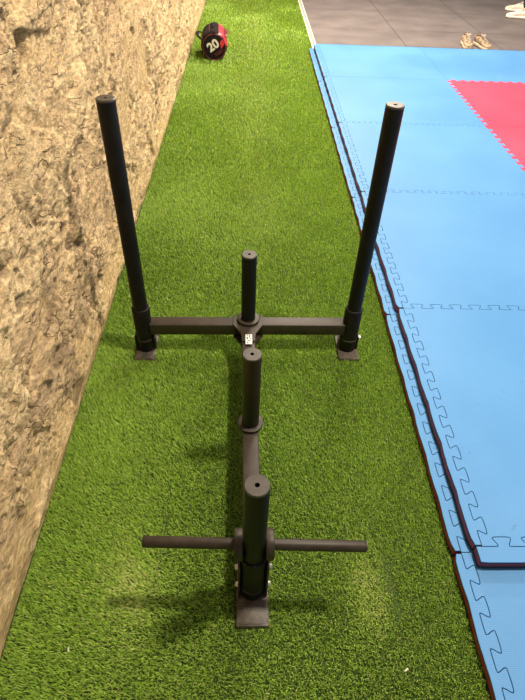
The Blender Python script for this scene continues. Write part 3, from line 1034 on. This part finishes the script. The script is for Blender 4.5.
# ------------------------------------------------------------------ shoes
def shoe(parent, L_, W_, Hh, m_up, m_sole, m_lace, m_in, ankle=0.085):
    """toe towards +y, heel at the origin end, standing on z=0"""
    st = [(-0.02, .26, .03), (0.0, .62, .045), (.08, .80, .05), (.2, .86, .05), (.35, .80, .052), (.5, .82, .055), (.65, .96, .06), (.78, 1.0, .06), (.88, .90, .06), (.96, .66, .055), (1.0, .34, .045)]
    n = 20
    def loft(sec, mat, name, par):
        bm = bmesh.new(); rg = []
        for (yy, hw, z0, z1, sq) in sec:
            r = []
            for i in range(n):
                a = 2 * PI * i / n
                ca, sa = math.cos(a), math.sin(a)
                px = math.copysign(abs(ca) ** sq, ca) * hw
                pz = (z0 + z1) / 2 + math.copysign(abs(sa) ** sq, sa) * (z1 - z0) / 2
                r.append(bm.verts.new((px, yy, pz)))
            rg.append(r)
        for a, b in zip(rg[:-1], rg[1:]):
            for i in range(n): bm.faces.new((a[i], b[i], b[(i + 1) % n], a[(i + 1) % n]))
        bm.faces.new(rg[0]); bm.faces.new(rg[-1][::-1])
        bmesh.ops.recalc_face_normals(bm, faces=bm.faces)
        return obj(name, bm, mat, par, smooth=True, sharp=60)
    hw = W_ / 2
    loft([(t * L_, k * hw, 0.0 + (0.006 if t > .9 else 0), 0.030 if t > .35 else 0.036, 0.45) for t, k, _ in st], m_sole, 'sole', parent)
    top = {-0.02: .05, 0.0: ankle, .08: ankle + .005, .2: ankle + .002, .35: ankle, .5: .082, .65: .066, .78: .055, .88: .050, .96: .042, 1.0: .034}
    up = loft([(t * L_ * 0.985 + .002, k * hw * (.93 if t < .9 else .85), 0.020, top[t], 0.75) for t, k, _ in st], m_up, 'upper', parent)
    bm = bmesh.new()
    add_lathe(bm, [(0.030, ankle - 0.02), (0.036, ankle - 0.004), (0.036, ankle + 0.008), (0.030, ankle + 0.012), (0.026, ankle + 0.004), (0.0, ankle + 0.001)], 24, Matrix.Translation((0, 0.17 * L_, 0)) @ Matrix.Diagonal((0.9, 1.35, 1, 1)))
    obj('collar', bm, m_in, parent, smooth=True)
    bm = bmesh.new()
    add_box(bm, (0, .42 * L_, ankle + 0.004), (0.045, 0.09, 0.008), 0.003, Euler((-0.42, 0, 0)).to_matrix().to_4x4())
    obj('tongue', bm, m_in, parent, smooth=True)
    bm = bmesh.new()
    for k_ in range(5):
        t = .40 + k_ * .065
        z = ankle + 0.010 - k_ * 0.0085
        add_tube(bm, [(-.026, t * L_, z - .008), (-.01, t * L_ + .003, z), (.01, t * L_ - .003, z), (.026, t * L_, z - .008)], 0.0035, 8)
    add_tube(bm, [(0, .39 * L_, ankle + .012), (.02, .37 * L_, ankle + .020), (.028, .40 * L_, ankle + .012), (.005, .40 * L_, ankle + .012)], 0.003, 8)
    add_tube(bm, [(0, .39 * L_, ankle + .012), (-.02, .37 * L_, ankle + .020), (-.028, .40 * L_, ankle + .012), (-.005, .40 * L_, ankle + .012)], 0.003, 8)
    obj('laces', bm, m_lace, parent, smooth=True)


M_tan = noisy('tan_shoe_fabric', (0.13, 0.085, 0.05), (0.42, 0.31, 0.20), 38, rough=0.8, bump=0.3, bscale=300)
M_tsole = noisy('cream_shoe_sole', (0.40, 0.32, 0.22), (0.52, 0.43, 0.31), 40, rough=0.6)
M_tlace = noisy('pale_laces', (0.55, 0.42, 0.32), (0.75, 0.65, 0.55), 90, rough=0.8)
M_tin = noisy('dark_shoe_lining', (0.10, 0.07, 0.055), (0.16, 0.11, 0.09), 60, rough=0.9)
for (sx_, sy_, rz_, lab) in ((2.255, 6.15, math.radians(174), 'tan lace-up hiking shoe, left one of the empty pair standing behind the mats'),
                             (2.375, 6.13, math.radians(192), 'tan lace-up hiking shoe, right one of the empty pair standing behind the mats')):
    r_ = empty('hiking_shoe', (sx_, sy_, 0.001), rz_)
    tag(r_, lab, 'shoe', 'empty pair of tan shoes behind the mats')
    shoe(r_, 0.27, 0.100, 0.1, M_tan, M_tsole, M_tlace, M_tin, ankle=0.095)

# ------------------------------------------------------------------ person standing on the rubber floor (only the shoes reach into the photo)
M_trouser = noisy('black_trousers', (0.010, 0.010, 0.012), (0.018, 0.018, 0.021), 20, rough=0.85, bump=0.3, bscale=60)
M_shirt = noisy('dark_shirt', (0.03, 0.03, 0.035), (0.045, 0.045, 0.05), 20, rough=0.85)
M_skin = noisy('skin', (0.55, 0.33, 0.24), (0.60, 0.37, 0.27), 20, rough=0.55)
M_hair = noisy('dark_hair', (0.03, 0.02, 0.015), (0.05, 0.035, 0.025), 60, rough=0.6)
M_cream = noisy('cream_shoe_upper', (0.72, 0.62, 0.52), (0.80, 0.70, 0.60), 40, rough=0.7)
M_csole = noisy('white_shoe_sole', (0.78, 0.72, 0.62), (0.85, 0.79, 0.70), 40, rough=0.5)
pers = empty('person', (3.44, 7.66, 0), math.radians(72))
tag(pers, 'person in black trousers and cream sneakers standing on the dark rubber floor', 'person')


def skin_body(name, joints, edges, parent, mat, root=0, sub=2):
    me = bpy.data.meshes.new(name)
    me.from_pydata([j[0] for j in joints], edges, [])
    o = bpy.data.objects.new(name, me); COL.objects.link(o)
    sk = o.modifiers.new('skin', 'SKIN'); sk.use_smooth_shade = True
    for i, j in enumerate(joints):
        r = j[1]
        me.skin_vertices[0].data[i].radius = r if isinstance(r, tuple) else (r, r)
        me.skin_vertices[0].data[i].use_root = (i == root)
    sb_ = o.modifiers.new('subdivision', 'SUBSURF'); sb_.levels = sub; sb_.render_levels = sub
    dg = bpy.context.evaluated_depsgraph_get()
    m2_ = bpy.data.meshes.new_from_object(o.evaluated_get(dg))
    bpy.data.objects.remove(o)
    m2_.materials.clear(); m2_.materials.append(mat)
    o2 = bpy.data.objects.new(name, m2_); COL.objects.link(o2); o2.parent = parent
    return o2


# facing local +y
FX = 0.115
J = [((0, 0, 0.93), (.15, .11)), ((0, 0, 1.10), (.135, .10)), ((0, .01, 1.28), (.155, .11)), ((0, 0, 1.42), (.12, .09)), ((0, .0, 1.50), .052), ((0, .015, 1.57), .055),
     ((0, .025, 1.64), (.078, .092)), ((0, .02, 1.71), (.072, .085)),
     ((.095, 0, .88), .092), ((.145, .015, .50), .060), ((.172, -.03, .30), .058), ((.195, -.045, .11), .040),
     ((-.095, 0, .88), .092), ((-.145, .015, .50), .060), ((-.172, -.03, .30), .058), ((-.195, -.045, .11), .040),
     ((.19, 0, 1.40), .055), ((.245, -.01, 1.12), .042), ((.25, .06, .88), .030), ((.25, .085, .80), (.022, .04)),
     ((-.19, 0, 1.40), .055), ((-.245, -.01, 1.12), .042), ((-.25, .06, .88), .030), ((-.25, .085, .80), (.022, .04))]
Ed = [(0, 1), (1, 2), (2, 3), (3, 4), (4, 5), (5, 6), (6, 7), (0, 8), (8, 9), (9, 10), (10, 11), (0, 12), (12, 13), (13, 14), (14, 15),
      (3, 16), (16, 17), (17, 18), (18, 19), (3, 20), (20, 21), (21, 22), (22, 23)]
fi = len(J)
for s, wi in ((1, 19), (-1, 23)):
    hx = s * .25
    for k_, (dy, ln) in enumerate(((.030, .070), (.010, .080), (-.010, .074), (-.028, .058))):
        b_ = len(J)
        J += [((hx, .095 + dy, .765), .0105), ((hx - s * .006, .10 + dy, .765 - ln * .6), .0095), ((hx - s * .022, .10 + dy, .765 - ln), .008)]
        Ed += [(wi, b_), (b_, b_ + 1), (b_ + 1, b_ + 2)]
    b_ = len(J)
    J += [((hx - s * .008, .14, .80), .012), ((hx - s * .018, .155, .765), .0095)]
    Ed += [(wi, b_), (b_, b_ + 1)]
body = skin_body('body', J, Ed, pers, M_skin)
# clothing bands grown a little outside the body
tr_j = [((0, 0, 0.98), (.163, .122)), ((.097, 0, .87), .104), ((.147, .013, .50), .075), ((.174, -.03, .30), .070), ((.197, -.045, .115), .055),
        ((-.097, 0, .87), .104), ((-.147, .013, .50), .075), ((-.174, -.03, .30), .070), ((-.197, -.045, .115), .055)]
skin_body('trousers', tr_j, [(0, 1), (1, 2), (2, 3), (3, 4), (0, 5), (5, 6), (6, 7), (7, 8)], pers, M_trouser)
sh_j = [((0, 0, 0.97), (.168, .128)), ((0, 0, 1.12), (.155, .118)), ((0, .01, 1.30), (.172, .126)), ((0, 0, 1.42), (.13, .10)), ((0, 0, 1.47), .065),
        ((.20, 0, 1.40), .068), ((.235, -.006, 1.22), .058), ((-.20, 0, 1.40), .068), ((-.235, -.006, 1.22), .058)]
skin_body('shirt', sh_j, [(0, 1), (1, 2), (2, 3), (3, 4), (3, 5), (5, 6), (3, 7), (7, 8)], pers, M_shirt)
bm = bmesh.new()
bmesh.ops.create_icosphere(bm, subdivisions=3, radius=1.0)
for v in bm.verts:
    c = v.co.copy()
    if c.y > 0.35 and c.z < 0.45: c *= 0.80
    v.co = Vector((c.x * .088, c.y * .102 + .012, c.z * .100 + 1.715))
obj('hair', bm, M_hair, pers, smooth=True)
for s in (-1, 1):
    bm = bmesh.new()
    add_lathe(bm, [(0, -.009), (.0085, -.004), (.009, .002), (0, .008)], 14, Matrix.Translation((s * .031, .108, 1.675)) @ Euler((-PI / 2, 0, 0)).to_matrix().to_4x4())
    obj('eye', bm, M_hole, pers, smooth=True)
bm = bmesh.new()
add_tube(bm, [(0, .104, 1.685), (0, .120, 1.655), (0, .128, 1.638), (0, .108, 1.630)], [.008, .011, .014, .008], 12)
obj('nose', bm, M_skin, pers, smooth=True)
bm = bmesh.new()
add_tube(bm, [(-.022, .103, 1.602), (0, .112, 1.600), (.022, .103, 1.602)], [.003, .006, .003], 10)
obj('mouth', bm, M_pipe, pers, smooth=True)
for s, dx_, dy_, rz_ in ((1, 0.200, -0.10, -0.18), (-1, -0.200, -0.10, 0.05)):
    holder = None
    # each sneaker is one child with its own pieces below it
    bm = bmesh.new()
    add_lathe(bm, [(0, 0.02), (0.034, 0.02), (0.036, 0.13), (0.034, 0.14), (0, 0.14)], 20, Matrix.Translation((dx_, dy_ + 0.05, 0)))
    sock = obj('sock', bm, M_trouser, pers, smooth=True)
    sn = bpy.data.objects.new('sneaker', None); COL.objects.link(sn); sn.parent = pers
    sn.location = (dx_, dy_, 0.001); sn.rotation_euler = (0, 0, rz_)
    shoe(sn, 0.285, 0.104, 0.1, M_cream, M_csole, M_white, M_cream, ankle=0.085)

# ------------------------------------------------------------------ little scraps on the turf
def scrap(x, y, z, rz, label, pts):
    bm = bmesh.new()
    a = [bm.verts.new((px, py, 0.0004 + 0.003 * abs(px) * 60)) for px, py in pts]
    b = [bm.verts.new((px, py, 0.0012 + 0.003 * abs(px) * 60)) for px, py in pts]
    bm.faces.new(b); bm.faces.new(a[::-1])
    for i in range(len(pts)): bm.faces.new((a[i], a[(i + 1) % len(pts)], b[(i + 1) % len(pts)], b[i]))
    o = obj('paper_scrap', bm, M_white)
    o.location = (x, y, z); o.rotation_euler = (0.1, 0.15, rz)
    tag(o, label, 'litter')


scrap(-0.408, 0.394, 0.0105, 0.1, 'tiny white scrap lying on the turf near the stone wall, bottom left', [(-.0018, -.005), (.002, -.0055), (.0022, .004), (-.001, .0055)])
scrap(0.388, 0.347, 0.0105, -0.7, 'tiny cream scrap lying on the turf between the sled and the mats', [(-.003, -.006), (.001, -.004), (.0035, .005), (0, .006), (-.0015, .001)])
